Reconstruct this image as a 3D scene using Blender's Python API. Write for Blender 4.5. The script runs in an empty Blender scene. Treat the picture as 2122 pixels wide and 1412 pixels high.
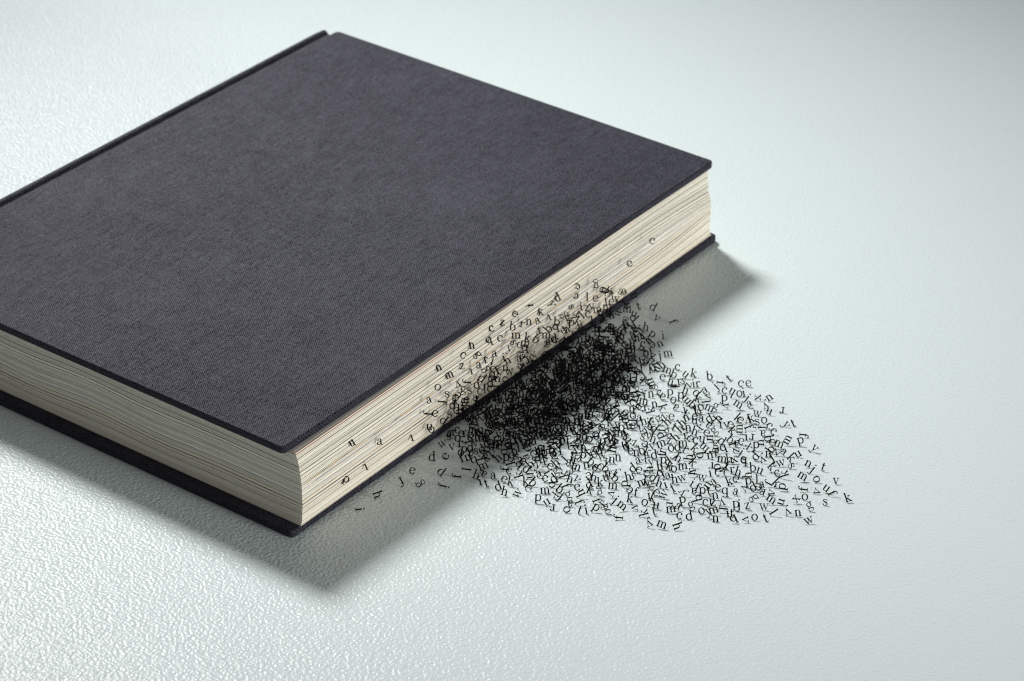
import bpy, bmesh, math, random
import numpy as np
from mathutils import Matrix, Vector

# ------------------------------------------------------------------ camera, world, lamps, exposure
scene = bpy.context.scene
COL = scene.collection
CM = 0.01                                    # everything below is measured in centimetres
VIEW = ((0.80478115, 0.59328401, 0.01847649),
        (-0.31899560, 0.40604317, 0.85637068),
        (0.50056878, -0.69508490, 0.51603088))   # camera right, up, back
CAM_POS = (51.0086, -59.0227, 53.9777)

cam_d = bpy.data.cameras.new('camera')
cam_d.sensor_fit = 'HORIZONTAL'
cam_d.sensor_width = 36.0
cam_d.lens = 106.99
cam_d.clip_start = 0.16
cam_d.clip_end = 20.0
cam_d.dof.use_dof = True
cam_d.dof.focus_distance = 0.955
cam_d.dof.aperture_fstop = 25.0
cam = bpy.data.objects.new('camera', cam_d)
COL.objects.link(cam)
mw = Matrix([[VIEW[j][i] for j in range(3)] for i in range(3)]).to_4x4()
mw.translation = Vector(CAM_POS) * CM
cam.matrix_world = mw
scene.camera = cam

world = bpy.data.worlds.new('World')
scene.world = world
world.use_nodes = True
bg = world.node_tree.nodes['Background']
bg.inputs['Color'].default_value = (0.97, 0.98, 0.96, 1)
bg.inputs['Strength'].default_value = 0.16

def area(name, pos, target, size, power, color, size_y=None):
    d = bpy.data.lights.new(name, 'AREA')
    if size_y:
        d.shape = 'RECTANGLE'; d.size = size * CM; d.size_y = size_y * CM
    else:
        d.shape = 'DISK'; d.size = size * CM
    d.energy = power
    d.color = color
    o = bpy.data.objects.new(name, d)
    COL.objects.link(o)
    o.location = Vector(pos) * CM
    o.rotation_euler = (Vector(target) - Vector(pos)).to_track_quat('-Z', 'Y').to_euler()
    return o

key = area('key_lamp', (-105.0, 62.0, 98.0), (-1, 17, 0), 32.0, 1.38, (1.0, 1.0, 0.99))
key.data.spread = math.radians(34.5)         # a gridded softbox: the light falls off towards the edges of the table
area('fill_lamp', (190.0, 22.0, 21.0), (0, 12, 1), 60.0, 30.0, (1.0, 0.98, 0.95))

scene.view_settings.view_transform = 'Standard'
scene.view_settings.look = 'None'
scene.view_settings.exposure = 0.0
scene.view_settings.gamma = 1.0
scene.view_settings.use_curve_mapping = False
scene.cycles.use_denoising = True
scene.cycles.filter_width = 1.15
SINGLE = '''c420,1560,10,-3 m408,1515,15,-17 u471,1532,14,-38 k489,1557,16,-12 b539,1576,15,5 t602,1602,15,38 f591,1568,8,-97 c648,1602,13,-20 e668,1619,12,12 
j598,1523,17,42 c627,1533,11,-8 h659,1525,17,150 o677,1548,10,0 i688,1557,15,8 j716,1530,17,-38 p660,1481,14,0 m715,1481,16,-32 a740,1512,12,18 
y679,1450,12,-98 g667,1417,16,-22 v609,1467,13,35 a577,1491,13,25 m564,1396,17,135 p536,1405,14,-3 o528,1374,13,-20 p496,1401,13,0 r536,1511,11,8 
a559,1340,13,145 x739,1565,10,90 n773,1583,14,32 y785,1535,16,205 u818,1510,13,-25 r845,1547,11,174 w794,1476,12,-10 t923,1494,16,22 o831,1459,10,0 
c866,1436,13,-35 c895,1415,14,-38 y909,1466,15,-57 f984,1462,9,-97 p999,1416,15,15 y1060,1399,17,-43 m960,1396,17,60 f817,1390,11,-68 
r855,1345,12,172 m951,1360,15,-25 n896,1337,11,88 x879,1289,13,-70 p898,1304,14,0 a987,1332,13,-38 j980,1267,18,30 d927,1250,16,48 y951,1254,16,205 
k1005,1234,17,-48 w1015,1269,14,16 k1028,1316,17,-48 u1031,1349,13,28 s1050,1277,13,-65 n1086,1322,13,-28 j1115,1297,17,-38 t1138,1331,16,-20 
b956,1193,15,3 u985,1190,13,-22 c1035,1214,12,15 k1054,1221,14,105 k1067,1165,17,-45 p1094,1159,13,78 m1111,1246,15,-30 o1155,1261,13,-75 
f1144,1195,8,84 v1194,1203,12,72 u1207,1234,14,-38 v1207,1295,10,0 f1237,1225,12,-65 k1289,1230,17,18 s1244,1168,11,-5 x1163,1124,14,50 
o1176,1155,10,0 g1223,1111,16,25 u1135,1081,13,72 y1175,1048,16,205 n1207,1064,11,5 v751,1356,12,12 k762,1412,17,-42 g746,1292,17,35 d794,1262,17,-35 
b785,1154,12,-85 i842,1130,14,0 i864,1083,15,10 c882,1100,13,-20 h934,1142,16,-18 h962,1148,10,90 k941,1077,17,18 e950,1103,13,-22 p993,1109,15,8 
l1004,1142,15,0 a1059,1092,13,-25 j1050,1149,14,-118 a904,1044,14,38 e931,1027,12,10 q964,1017,14,0 a989,1042,12,-12 v998,1075,13,-117 
y983,968,15,188 g1056,1042,15,-60 m1104,1070,16,-35 v1084,1107,13,72 w1103,1029,10,0 z1060,998,12,10 p1032,975,14,3 j1040,975,17,0 l1145,1020,13,-57 
y990,886,16,20 f1010,938,9,-98 i1034,924,15,8 t1047,930,14,0 q915,1204,14,0 s681,913,13,-30 m726,900,14,20 i788,938,15,18 h795,981,16,8 
w813,1000,14,18 f823,1047,8,-95 i853,998,15,-30 w861,1043,12,-10 f742,844,15,-8 i781,856,15,8 k804,848,17,-22 w822,880,17,53 f819,936,15,28 
y859,937,16,127 a879,965,11,175 o794,814,12,-15 k746,803,16,-10 e717,842,13,150 v786,769,11,-85 k822,763,13,105 t848,787,16,12 u831,823,11,-8 
m880,834,12,8 r861,855,11,-98 a891,859,13,-30 p886,891,15,12 g926,883,16,18 d947,835,16,8 c921,820,12,-12 o962,885,12,20 b912,936,13,105 
y867,726,16,205 m907,743,14,-22 h951,768,14,-70 n1020,877,11,0 q1072,902,17,25 v1096,930,11,-85 o1111,961,10,0 t1146,971,15,20 w1260,1044,15,25 
e579,1287,10,0 a643,999,13,18 k792,1097,17,-45 d654,947,17,35 e676,955,13,-20 m772,1063,11,5 r810,1062,12,105 h532,777,17,-18 v551,786,14,-50 
e566,829,13,-160 k618,821,15,3 y620,904,16,127 b644,870,17,-38 h670,901,16,12 m661,829,12,-6 p686,866,11,92 d598,784,17,28 k621,764,17,-25 
g642,779,15,188 f545,738,11,-68 e575,755,11,10 h605,726,15,117 g588,690,16,20 a609,666,10,178 o623,630,12,-70 f631,689,11,-68 t661,648,15,-18 
i671,666,15,12 f670,731,11,-68 x695,723,12,15 p695,684,16,-33 g723,707,16,22 v681,788,12,-107 j714,760,17,-40 m751,750,16,-38 f769,702,8,84 
e466,732,12,8 b507,720,12,-83 c350,693,14,-8 f327,701,9,84 k386,694,14,105 k392,648,16,-10 e367,646,13,-20 k427,680,15,0 b453,686,17,-42 
c455,654,13,-75 h411,589,17,-14 w452,602,17,53 m506,675,12,5 b542,708,17,-38 x545,678,12,15 j567,671,17,-38 p518,620,14,-3 u551,623,13,30 
r580,613,11,174 v147,659,41,12 h283,611,16,-20 i312,589,15,15 t338,589,15,18 a326,643,11,5 d375,599,16,20 f230,573,9,84 i43,580,80,12,1 
u42,279,208,25,1 a54,403,155,5 i48,338,96,20,1 p48,239,92,-25,1 u58,654,84,-5 o53,672,64,0 w101,668,28,20 d105,607,16,0 e145,627,20,65 e103,508,10,0 
d184,556,17,-38 j233,503,11,-105 f119,429,15,-153 g172,460,15,117 h105,330,14,-70 i106,237,8,-83 a62,1735,97,-25 t105,1789,30,12 d136,1834,20,-28 
v186,1782,14,-35 f243,1803,11,-68 h200,1695,27,-12 i267,1699,15,5 n291,1646,14,22 m348,1610,13,10 g53,1589,193,185 l63,1527,173,0 e64,1577,143,5 
d25,1401,216,22,1 k28,1304,208,0,1 b65,1347,161,-3 g62,1390,164,117 b54,1310,146,50 n61,1190,229,0 a64,1236,214,22 k61,1185,173,-10 m62,1117,212,0 
b57,1104,253,-8 c26,1520,205,-150,1 c30,1508,173,175,1 s32,1479,143,-70,1 y28,1364,204,-60,1 i19,1248,251,100,1 i32,1347,169,18,1 r30,1196,206,-20,1 
t35,1289,141,10,1 e19,1168,256,-30,1 b63,1233,145,-35 c58,831,271,-20 e60,1031,241,15 n26,743,254,15,1 m35,788,208,20,1 z34,858,207,0,1 
o65,688,222,-20 s59,746,164,0 v62,798,179,200 f62,846,165,84 d63,899,130,10 a63,646,193,15 f62,718,148,-97 f62,639,147,84 e59,683,122,0 
d54,737,69,-38 a63,997,199,5 i59,1054,157,10 y62,1082,171,-12 s63,1101,192,-70 a63,911,197,5 t61,985,176,160 i38,902,173,10,1 d58,938,134,-38 
n52,1087,124,25 z20,1097,255,-10,1 h23,923,256,5,1 q28,1014,227,15,1 g33,942,208,-60,1 r37,986,170,10,1 c20,1036,261,10,1 c58,1924,216,-25 
e61,1785,186,25'''
HEAP = '''b441,1509,17,-22 d567,1459,17,-48 k590,1432,17,-22 l616,1440,8,-82 b597,1388,17,-42 h527,1451,17,-20 z516,1484,13,75 i524,1501,15,8 s488,1494,13,-25 
r479,1485,12,8 x604,1333,13,-60 k633,1359,17,20 p633,1382,16,22 m652,1403,15,-25 h457,1466,17,-18 l469,1457,8,-90 l480,1456,7,-90 l621,1366,15,0 
i588,1349,15,15 k794,1436,17,20 y785,1430,14,185 s821,1433,12,8 j848,1413,8,92 a870,1388,10,178 i840,1335,15,5 b905,1373,12,-83 e927,1358,13,-25 
b944,1317,16,55 z968,1316,14,42 n951,1295,10,0 a664,1338,11,-5 d684,1349,17,28 h707,1369,17,45 l706,1348,15,-45 a704,1318,13,145 i731,1349,14,5 
e761,1364,13,-20 e771,1409,13,-25 x690,1287,12,17 e726,1274,13,-30 m799,1358,15,88 k789,1335,17,-45 b813,1286,17,-42 e843,1301,12,-10 
f831,1273,11,-68 r836,1284,11,8 z858,1248,11,95 j881,1235,18,-35 g787,1234,13,0 q825,1223,16,20 m851,1174,12,-8 h869,1188,15,8 x883,1196,12,20 
m771,1190,17,138 n749,1258,11,85 u735,1233,12,-10 s906,1217,11,8 n808,1169,12,10 r817,1195,11,5 h800,1204,11,85 p866,1130,12,100 k897,1125,17,-45 
f887,1149,15,-10 r912,1141,12,8 a1032,1129,11,5 d1019,1094,17,25 e1033,1108,14,150 n897,1019,13,55 t921,989,15,15 n948,985,11,8 z964,948,10,0 
y966,933,16,-18 c943,935,10,0 m992,908,14,18 h770,933,16,-18 a768,985,13,20 q748,973,16,25 e794,881,13,-25 f883,985,16,-25 p906,974,14,-3 
g758,903,15,15 k734,913,16,-10 d738,946,17,-35 c708,953,12,80 g563,1237,17,28 h587,1244,18,42 z563,1267,14,70 n624,1307,13,25 u654,1311,11,0 
e639,1337,10,0 n661,1263,11,3 h692,1257,16,-18 h628,1271,17,42 h644,1238,17,42 t625,1234,15,-25 k552,1208,17,-20 i508,1185,15,15 h526,1200,19,15 
e513,1160,13,15 z542,1156,15,42 s557,1165,13,-20 s577,1122,14,-20 z583,1141,14,42 d579,1186,18,-38 f591,1204,8,85 g630,1192,16,28 p619,1169,14,112 
h609,1136,17,-18 h660,1186,17,42 r681,1219,12,10 e704,1211,14,-50 c720,1216,11,-8 m698,1175,11,3 z654,1161,10,0 m646,1126,14,20 v631,1097,13,15 
e605,1092,14,150 z573,1080,11,0 k566,1059,17,-45 o685,1126,12,15 d697,1146,15,0 x722,1151,13,-65 d664,1057,16,10 f674,1086,7,88 r674,1096,13,70 
k638,1061,16,-20 n610,1036,11,3 b618,1053,17,15 e592,1030,13,8 x655,1022,13,-30 j723,1096,15,-52 h739,1090,17,-28 y688,1008,15,10 h715,1015,16,10 
p710,1043,14,-3 d724,1048,17,35 h757,1117,12,84 s771,1134,14,-30 k751,1170,17,-45 h694,981,11,88 o759,1032,11,5 k744,1031,17,-22 m509,841,16,-18 
n527,873,14,12 e560,875,15,-25 e569,894,14,-50 b591,893,19,-38 s513,816,16,-50 k499,784,14,105 h587,830,17,-15 u617,854,12,10 n605,881,10,0 
q360,732,20,-38 e356,762,16,-20 d391,735,18,-38 h382,762,19,42 y410,769,15,-12 u417,718,10,90 a435,740,13,18 e442,793,16,-20 h445,816,21,42 
y474,801,19,50 g477,777,17,28 i453,765,14,-60 d490,740,18,38 a475,850,14,-5 s76,736,13,8 r81,757,20,3 o147,688,59,0 e106,763,22,-20 r130,726,12,3 
p182,675,32,-8 d174,720,20,5 f197,645,27,22 n199,675,14,22 q243,652,29,20 k247,678,32,105 g263,690,32,25 v254,735,13,15 h283,720,25,42 p309,733,22,0 
d300,773,18,18 h304,785,25,12 l297,816,20,10 k331,725,24,105 m272,661,16,22 a298,627,15,150 d214,727,25,35 c212,758,25,15 u194,787,22,20 
p249,759,33,-15 n259,808,17,45 d263,831,26,15 n278,837,30,28 c272,816,14,0 b284,766,23,-80 v59,1716,75,-5 p239,1672,17,-33 e279,1617,20,-150 
j344,1562,23,10 l305,1569,22,10 t222,1631,28,15 u112,1749,19,-20 f196,1669,27,42 c259,1586,28,0 n229,1594,36,8 h371,1533,17,42 e186,1652,15,30 
f248,1617,28,-97 z324,1555,19,-20 e334,1529,17,-25 h315,1501,25,15 f60,1766,39,40 m90,1737,35,-5 d164,1666,27,35 d53,1651,142,-28 j61,1639,105,8 
i56,1502,144,8 z62,1528,127,5 v54,1570,111,8 m63,1592,91,8 c61,1139,165,-15 m56,1300,124,0 q61,1348,132,10 l54,1507,109,40 k54,1467,123,105 
m56,1662,67,5 c60,1538,97,0 g56,1428,128,20 h64,1404,104,35 p64,1435,108,0 k56,1490,91,-30 g53,842,129,0 e63,798,137,140 s63,862,122,5 d63,770,115,0 
j64,819,87,10 e63,846,94,10 s56,765,75,8 g56,958,155,117 e53,1004,133,5 n55,1071,105,0 d62,977,98,5 l52,960,78,5 c54,931,82,-10 a60,899,76,0 
m74,901,57,0 f59,1021,123,20 c52,988,63,5 q59,992,114,0 n63,1016,93,0 y59,1037,99,20 m56,983,30,5 z125,692,112,5 s71,749,18,-39 a69,747,14,-15 
a63,783,120,8 e82,761,153,-102 n84,777,92,100 d57,800,81,1 v122,730,96,-3 h71,792,55,100 s93,788,77,-99 c112,731,55,3 o223,605,77,-20 
m76,817,104,-100 a126,756,125,2 z121,780,118,10 k78,817,69,9 v84,829,38,83 s94,812,51,-158 p81,823,48,92 k124,795,71,-26 r202,652,118,13 
m139,779,38,-13 c123,797,44,49 p211,677,100,47 f147,738,21,106 e229,648,115,-5 z209,673,36,6 y218,665,30,-5 l263,583,42,-98 z71,894,78,5 
d120,855,74,108 c90,855,51,-61 h83,888,32,113 n106,832,82,14 t109,823,49,6 o160,769,107,-1 l145,792,73,13 d181,723,130,26 z110,864,32,82 
f160,770,54,-103 c197,745,80,0 d157,786,31,78 j96,839,12,86 h171,771,47,28 m243,692,97,161 v215,694,63,12 h179,753,45,3 s236,668,55,0 s314,597,50,-4 
m174,812,140,131 o105,894,84,-6 l86,924,17,-8 y121,881,45,37 u130,886,65,112 q119,886,42,23 n93,943,20,-5 u127,881,20,-16 m150,855,33,36 
b175,812,96,-5 a155,847,72,8 z173,812,92,87 t191,811,31,-51 k200,762,66,3 a182,811,36,86 c218,772,93,-17 p207,767,61,-6 y207,775,36,43 
n187,784,22,177 o235,747,49,15 q223,739,21,-103 s275,672,44,5 d78,968,126,-63 a165,900,137,8 d73,992,72,88 d137,906,121,-5 d191,841,142,100 
a82,967,58,0 m101,971,52,-4 k80,1014,23,4 d154,911,45,38 r158,903,55,0 e140,903,48,3 x151,893,54,183 r124,930,47,-5 e120,942,24,50 h164,861,56,104 
s120,921,14,84 r189,818,98,15 e225,798,88,-13 t162,859,35,-4 x196,821,100,-7 c148,898,20,5 c197,817,58,174 w234,810,79,100 e243,769,96,178 
k190,824,60,104 n216,811,72,184 c173,857,32,13 y253,768,67,3 n241,791,27,-1 h242,768,44,-8 o251,765,61,-63 e245,781,20,21 h223,777,17,-71 
w74,1067,99,8 u157,957,133,10 o65,1058,71,87 a165,916,131,4 u129,993,98,-70 v85,1035,48,91 m109,1031,53,-91 n208,895,142,-42 l104,1008,39,7 
g167,919,88,-15 j185,920,91,18 o188,915,108,3 r154,967,42,-20 m160,956,34,23 a167,929,52,12 x165,904,74,-44 z222,847,100,121 y197,895,82,-13 
e138,977,19,-8 k237,837,82,-3 e180,899,30,173 h186,924,21,107 y167,913,25,7 w192,891,29,15 q198,888,61,-22 a218,877,49,-24 r254,798,89,51 
a254,817,61,1 k259,820,57,16 m270,790,76,-17 l216,845,59,86 y201,866,37,-63 a252,790,47,-3 m256,816,19,107 m274,800,69,-7 o259,796,37,-41 
t57,1150,128,-90 a84,1109,134,4 x76,1130,99,41 v77,1127,87,27 a84,1093,76,-6 l134,1037,113,2 p135,1030,95,-3 l65,1144,39,9 j130,1042,73,42 
i102,1072,39,-1 o125,1054,70,-15 e80,1086,20,35 n197,921,134,35 x217,908,140,184 u208,943,85,87 e176,952,87,186 u166,1004,59,175 l205,909,106,8 
n187,946,103,-23 j222,911,112,-7 c191,969,56,-97 h195,948,70,-97 k153,976,38,-16 q224,896,84,48 z182,964,51,18 d237,906,92,-101 y161,969,51,14 
m205,937,82,9 k234,875,78,3 d231,915,39,-46 q238,864,63,-7 v218,937,15,6 x179,943,17,44 a215,939,39,-98 m191,941,21,11 a245,856,33,-24 r245,873,52,-5 
k262,837,76,101 u260,878,30,78 l238,888,47,-95 x241,901,41,-1 u258,864,22,3 x283,828,57,-8 a346,763,17,24 s340,744,39,-20 m77,1148,170,-13 
a93,1114,142,-43 q68,1161,141,8 y80,1143,122,85 w82,1173,101,4 h99,1115,102,-14 g78,1144,61,-103 l110,1091,51,181 e91,1155,25,-16 s178,995,125,-17 
t116,1096,47,-3 a180,1033,69,-1 a115,1091,48,-8 x180,1017,75,-47 i133,1096,49,2 j143,1070,53,41 u129,1062,35,3 k176,1003,108,105 e163,1061,20,49 
y222,965,105,-72 m158,1043,24,80 z224,980,79,4 i235,948,101,-39 i183,1029,50,-77 l191,1013,58,14 l190,1007,63,-91 r235,946,90,41 c250,913,85,14 
e226,927,62,-98 r222,956,50,-13 g212,974,42,172 y210,975,67,179 d202,963,50,4 i227,973,29,-74 c213,981,20,-5 s223,963,13,21 n238,950,40,185 
x241,946,23,-6 e232,945,47,4 u239,958,33,-8 k303,855,58,112 k259,894,29,37 a282,888,57,6 n248,919,35,14 d279,877,40,23 c286,895,20,-11 
n313,846,29,173 n308,865,20,-62 y322,844,39,5 b303,836,37,15 i333,801,52,-15 k300,843,20,27 e345,803,41,116 a354,780,24,107 y91,1189,109,41 
y115,1156,99,-16 f88,1172,92,-66 a87,1212,39,-93 e149,1102,106,48 q88,1219,26,-45 m160,1081,134,84 x109,1171,12,82 d117,1146,56,13 l113,1185,27,-26 
p208,1021,131,-90 v105,1160,38,-91 g194,1040,122,91 c206,1041,122,14 h153,1129,33,92 a200,1025,97,1 b181,1084,44,-3 r152,1099,34,-48 z190,1047,73,-99 
m226,1013,98,-37 k184,1042,83,-77 k227,1029,108,-16 w131,1138,21,12 h232,986,85,85 o175,1067,44,-70 z244,982,93,-5 y219,1006,81,11 e190,1033,50,37 
n211,1055,54,-21 e216,1032,50,102 s238,1011,74,102 l212,1043,25,-13 c237,976,51,4 m280,952,74,109 y224,996,38,-52 s218,991,57,83 d218,1006,32,109 
b236,1018,37,-8 b221,1005,13,80 e246,985,36,23 b266,939,39,187 o244,990,13,85 u291,925,61,6 w290,928,60,85 e274,933,18,-63 d289,910,39,-71 
n302,901,45,2 e287,946,31,6 i308,883,47,-70 k311,878,22,186 u299,925,13,3 m312,914,24,22 e331,848,39,45 k371,826,32,23 t366,836,16,182 
e370,799,34,-45 i365,832,35,-43 s390,774,28,-6 u393,788,29,-94 z62,1293,94,173 a102,1248,140,4 u97,1241,95,-100 n104,1255,97,-62 b136,1175,110,11 
s78,1255,57,9 a85,1261,34,-21 n88,1244,78,1 s138,1207,63,-16 y92,1246,36,-17 j112,1236,48,174 n213,1067,137,-162 d91,1222,42,103 a111,1239,50,-51 
k229,1036,120,-14 u204,1086,103,-6 m120,1188,21,14 b229,1041,117,37 x173,1145,63,8 e155,1139,63,-69 y205,1073,118,6 p208,1084,123,-142 t238,1040,96,3 
e187,1102,51,0 s239,1052,87,9 q179,1128,25,11 m175,1112,44,-48 d243,1055,81,0 j209,1095,49,4 d222,1057,100,41 v187,1103,55,80 e193,1099,35,104 
g206,1097,25,28 d222,1052,67,-13 l225,1045,64,-10 i223,1053,38,179 n192,1088,23,-3 v226,1052,47,5 c227,1057,41,91 t268,1008,70,34 x243,1043,20,-105 
j259,1021,28,74 z252,1028,33,106 q270,991,57,23 o275,1000,62,24 h234,1063,21,-7 m285,986,63,173 b278,969,44,6 o270,1003,24,-23 j276,997,41,47 
k279,992,26,0 a288,968,59,101 e283,977,53,17 u271,1012,25,85 v301,986,14,20 p318,924,52,83 q306,958,20,-62 k312,931,30,-1 l307,956,23,25 
h335,928,48,14 w370,877,42,-63 w330,916,27,-60 a343,892,35,-75 x330,939,15,-111 l385,837,35,3 j387,861,20,104 b381,843,21,6 o354,861,16,-105 
s402,820,17,3 h405,799,18,-164 k397,801,31,-103 e67,1338,92,3 d85,1302,123,10 d141,1259,107,18 i82,1338,64,-68 x103,1308,55,-4 w162,1216,122,27 
l157,1213,92,8 w123,1287,44,24 p134,1229,90,-61 y81,1308,35,7 a97,1274,62,-24 u138,1264,51,-92 n121,1262,23,183 k191,1185,80,-7 l201,1144,117,3 
y204,1170,94,79 l151,1237,50,181 v172,1203,60,-90 u157,1241,31,-2 u129,1271,21,7 s202,1129,73,3 a175,1168,40,50 b154,1230,23,17 u221,1119,83,-6 
y233,1097,97,-12 m183,1169,43,1 l224,1094,114,-104 j192,1171,53,83 y231,1129,101,-68 u222,1121,73,1 k228,1110,82,-1 k207,1135,39,6 j213,1122,47,-120 
x211,1120,55,101 i227,1109,63,9 d183,1182,30,-79 t225,1144,42,91 j226,1090,68,-103 m265,1085,47,110 n273,1066,58,-65 l216,1131,27,-7 o211,1115,33,-98 
n247,1113,19,-46 p274,1026,73,10 o231,1085,27,-75 b219,1104,21,-52 v271,1063,14,179 n262,1051,20,17 n260,1070,15,-18 u249,1089,15,108 s275,1041,23,13 
d267,1041,32,-100 i245,1064,25,-21 c289,1050,14,-37 g279,1028,16,8 f326,967,46,-75 b329,965,49,110 e328,987,42,5 c302,1036,34,-4 a306,1026,36,-7 
u344,951,33,-22 e336,982,28,0 f310,992,23,90 n329,962,17,39 d367,945,34,-89 o400,896,33,14 t376,891,29,-96 p380,904,32,-95 b364,943,27,-95 
h368,921,37,-64 q389,874,18,179 k391,875,30,-62 e419,861,32,-39 n390,872,13,-15 e415,846,23,-70 v430,829,27,-63 e80,1370,119,173 x93,1367,89,7 
u63,1383,62,-51 u82,1380,74,-7 u94,1360,60,46 r95,1345,67,-12 r120,1302,98,37 l113,1342,77,98 s85,1364,53,39 k100,1349,70,110 c113,1323,26,38 
l180,1214,111,-102 m157,1253,82,28 z105,1329,32,80 j143,1306,33,10 e171,1236,79,-47 m130,1313,25,181 r217,1182,137,-12 n218,1193,89,-6 m165,1266,21,5 
h217,1164,122,182 h189,1212,88,13 d191,1225,62,77 x198,1212,78,-99 c154,1263,54,-5 m156,1247,40,-17 l178,1258,36,6 g234,1182,68,-64 g221,1194,49,-15 
o211,1166,85,-2 o238,1145,98,81 i226,1153,84,187 i222,1174,58,-65 a218,1200,56,-104 d211,1186,70,-11 g226,1157,71,54 a226,1152,40,-26 y185,1209,17,24 
e239,1167,55,6 l216,1199,25,-51 o260,1126,77,-48 e247,1167,40,-25 r204,1208,15,1 i216,1181,26,98 a252,1124,45,111 l259,1118,20,13 n250,1128,23,-67 
c276,1084,47,-7 a221,1159,17,-6 i257,1142,24,-8 m266,1103,30,36 e268,1116,15,2 i290,1073,16,100 z274,1091,16,10 d288,1089,15,89 i307,1059,54,11 
g275,1081,29,11 e301,1058,16,-91 a348,1023,40,36 x325,1030,16,44 g314,1039,18,-117 z346,986,41,18 m326,1040,19,-17 w348,987,15,8 i355,1008,23,6 
y351,991,22,11 s356,981,41,-9 o363,978,18,-168 m384,950,15,4 s396,956,30,42 e384,940,13,-3 z364,961,19,-17 t434,905,33,10 s405,896,31,-47 
l423,872,31,11 j459,839,28,45 t117,1382,119,111 y85,1435,83,110 n88,1406,69,-18 k119,1351,79,106 v133,1373,77,-47 a113,1360,95,-18 k119,1396,38,181 
n139,1331,66,182 l194,1263,109,175 a223,1250,131,8 x168,1285,113,46 h183,1309,98,-16 m211,1245,131,-16 z149,1308,66,86 e135,1353,38,187 
i218,1234,131,1 z200,1279,68,21 j197,1285,84,-67 s209,1261,95,119 e159,1316,42,1 m202,1236,124,113 o144,1351,22,-53 a179,1268,31,4 o194,1271,30,101 
o227,1251,70,89 e183,1285,40,1 l185,1306,20,82 u186,1262,55,181 d248,1204,95,-15 s230,1195,117,-37 v187,1287,27,-92 m236,1235,62,-17 b214,1246,37,172 
e249,1216,58,105 s214,1217,53,-103 l233,1234,49,104 t227,1244,20,12 l255,1181,64,-2 j247,1204,72,3 m210,1270,23,100 f283,1127,72,18 i228,1201,22,177 
s282,1155,57,-102 k291,1155,60,4 o289,1136,24,110 t295,1149,43,-41 e289,1116,59,187 a290,1131,36,48 l304,1127,44,-16 y304,1114,49,92 c275,1140,16,3 
y316,1119,16,5 y300,1112,18,14 t317,1115,37,4 o318,1105,34,-4 q339,1070,40,81 b290,1112,23,4 d362,1051,29,6 r351,1037,18,-99 q371,1036,41,187 
e362,1061,41,110 w367,1051,25,-14 d392,1021,31,83 s355,1034,16,22 n370,1014,23,6 c377,1012,17,5 g400,996,24,85 r415,983,27,-93 y425,934,24,-73 
f425,970,17,-50 v427,972,12,83 l438,933,21,88 i459,909,14,-90 x443,928,12,-6 h480,865,22,-19 a475,872,14,175 w68,1478,83,183 o139,1380,138,3 
q137,1411,117,107 e81,1513,26,-1 e115,1464,55,178 j76,1488,18,-64 n122,1429,42,46 n90,1454,47,1 n99,1488,20,37 e153,1406,73,-6 i146,1408,58,45 
u220,1277,114,184 o217,1318,102,0 o162,1350,78,11 l141,1381,57,5 s124,1402,42,-96 n161,1350,56,-24 s170,1342,99,-25 e226,1281,100,-3 v184,1370,52,-13 
y170,1363,28,45 i208,1320,65,7 y176,1339,32,-43 o185,1322,50,90 y222,1259,116,-38 v218,1286,106,5 a188,1361,49,-76 b250,1220,88,-71 l221,1314,36,-46 
r225,1309,43,47 c205,1323,19,78 k246,1248,93,104 q213,1327,44,-3 q243,1252,88,-73 o165,1352,13,11 d246,1280,66,-116 s256,1259,54,-63 r281,1226,56,174 
w274,1205,65,173 z229,1255,31,14 z268,1228,66,178 q251,1253,32,2 e259,1244,37,13 u265,1243,69,-70 e231,1267,23,107 z263,1239,18,-6 y295,1175,62,42 
r286,1207,46,109 n285,1221,16,38 e245,1235,20,-66 a294,1211,37,-101 h276,1238,23,-4 m297,1190,38,36 i321,1156,44,-6 n310,1141,36,-136 v308,1156,35,14 
v310,1146,39,-169 y320,1175,25,-38 u316,1152,26,-6 i317,1168,43,-8 h365,1105,33,7 r313,1138,22,1 u347,1140,20,-25 e361,1120,28,-5 o351,1130,40,-50 
m358,1089,27,-3 n366,1073,13,-3 a381,1086,35,-1 g362,1072,18,7 s393,1051,29,-4 h407,1049,21,-68 m414,1038,21,49 n425,1016,30,-71 k407,1019,36,-3 
i399,1032,19,-5 s455,957,27,-68 s451,981,23,97 k423,978,27,1 n437,990,23,-7 q465,926,26,0 n460,951,12,2 i497,923,23,45 y490,891,23,110 p496,898,21,-6 
l59,1566,60,3 k123,1472,110,107 h88,1549,42,99 e95,1548,50,-21 p117,1518,57,177 e152,1461,113,4 i113,1487,16,110 n162,1409,94,-14 f178,1402,85,181 
h128,1490,39,9 f131,1480,29,175 u179,1419,70,5 w115,1521,29,104 c174,1425,53,-73 y229,1337,92,-102 y232,1348,104,47 t215,1362,104,-8 u159,1424,36,-19 
p201,1358,67,-5 t181,1409,35,178 u175,1437,54,-7 n211,1386,92,180 d242,1338,75,1 n198,1364,34,6 s241,1301,89,22 e204,1363,41,-40 b239,1307,82,4 
i212,1371,53,36 l236,1335,77,-60 k237,1339,55,1 m234,1354,43,108 o244,1302,60,5 i236,1340,39,-40 v271,1298,72,-16 d229,1309,37,-24 o240,1307,63,181 
o203,1374,16,-6 m227,1327,23,156 i230,1315,55,104 s251,1310,36,88 r265,1277,25,100 r280,1291,27,-47 n285,1259,58,16 o281,1266,47,-7 v300,1262,46,-9 
i278,1246,68,26 b278,1275,32,4 p295,1223,59,0 t297,1234,21,-8 c308,1227,30,-94 k292,1231,48,105 h307,1247,15,112 h298,1226,52,-105 d323,1217,48,-97 
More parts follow.
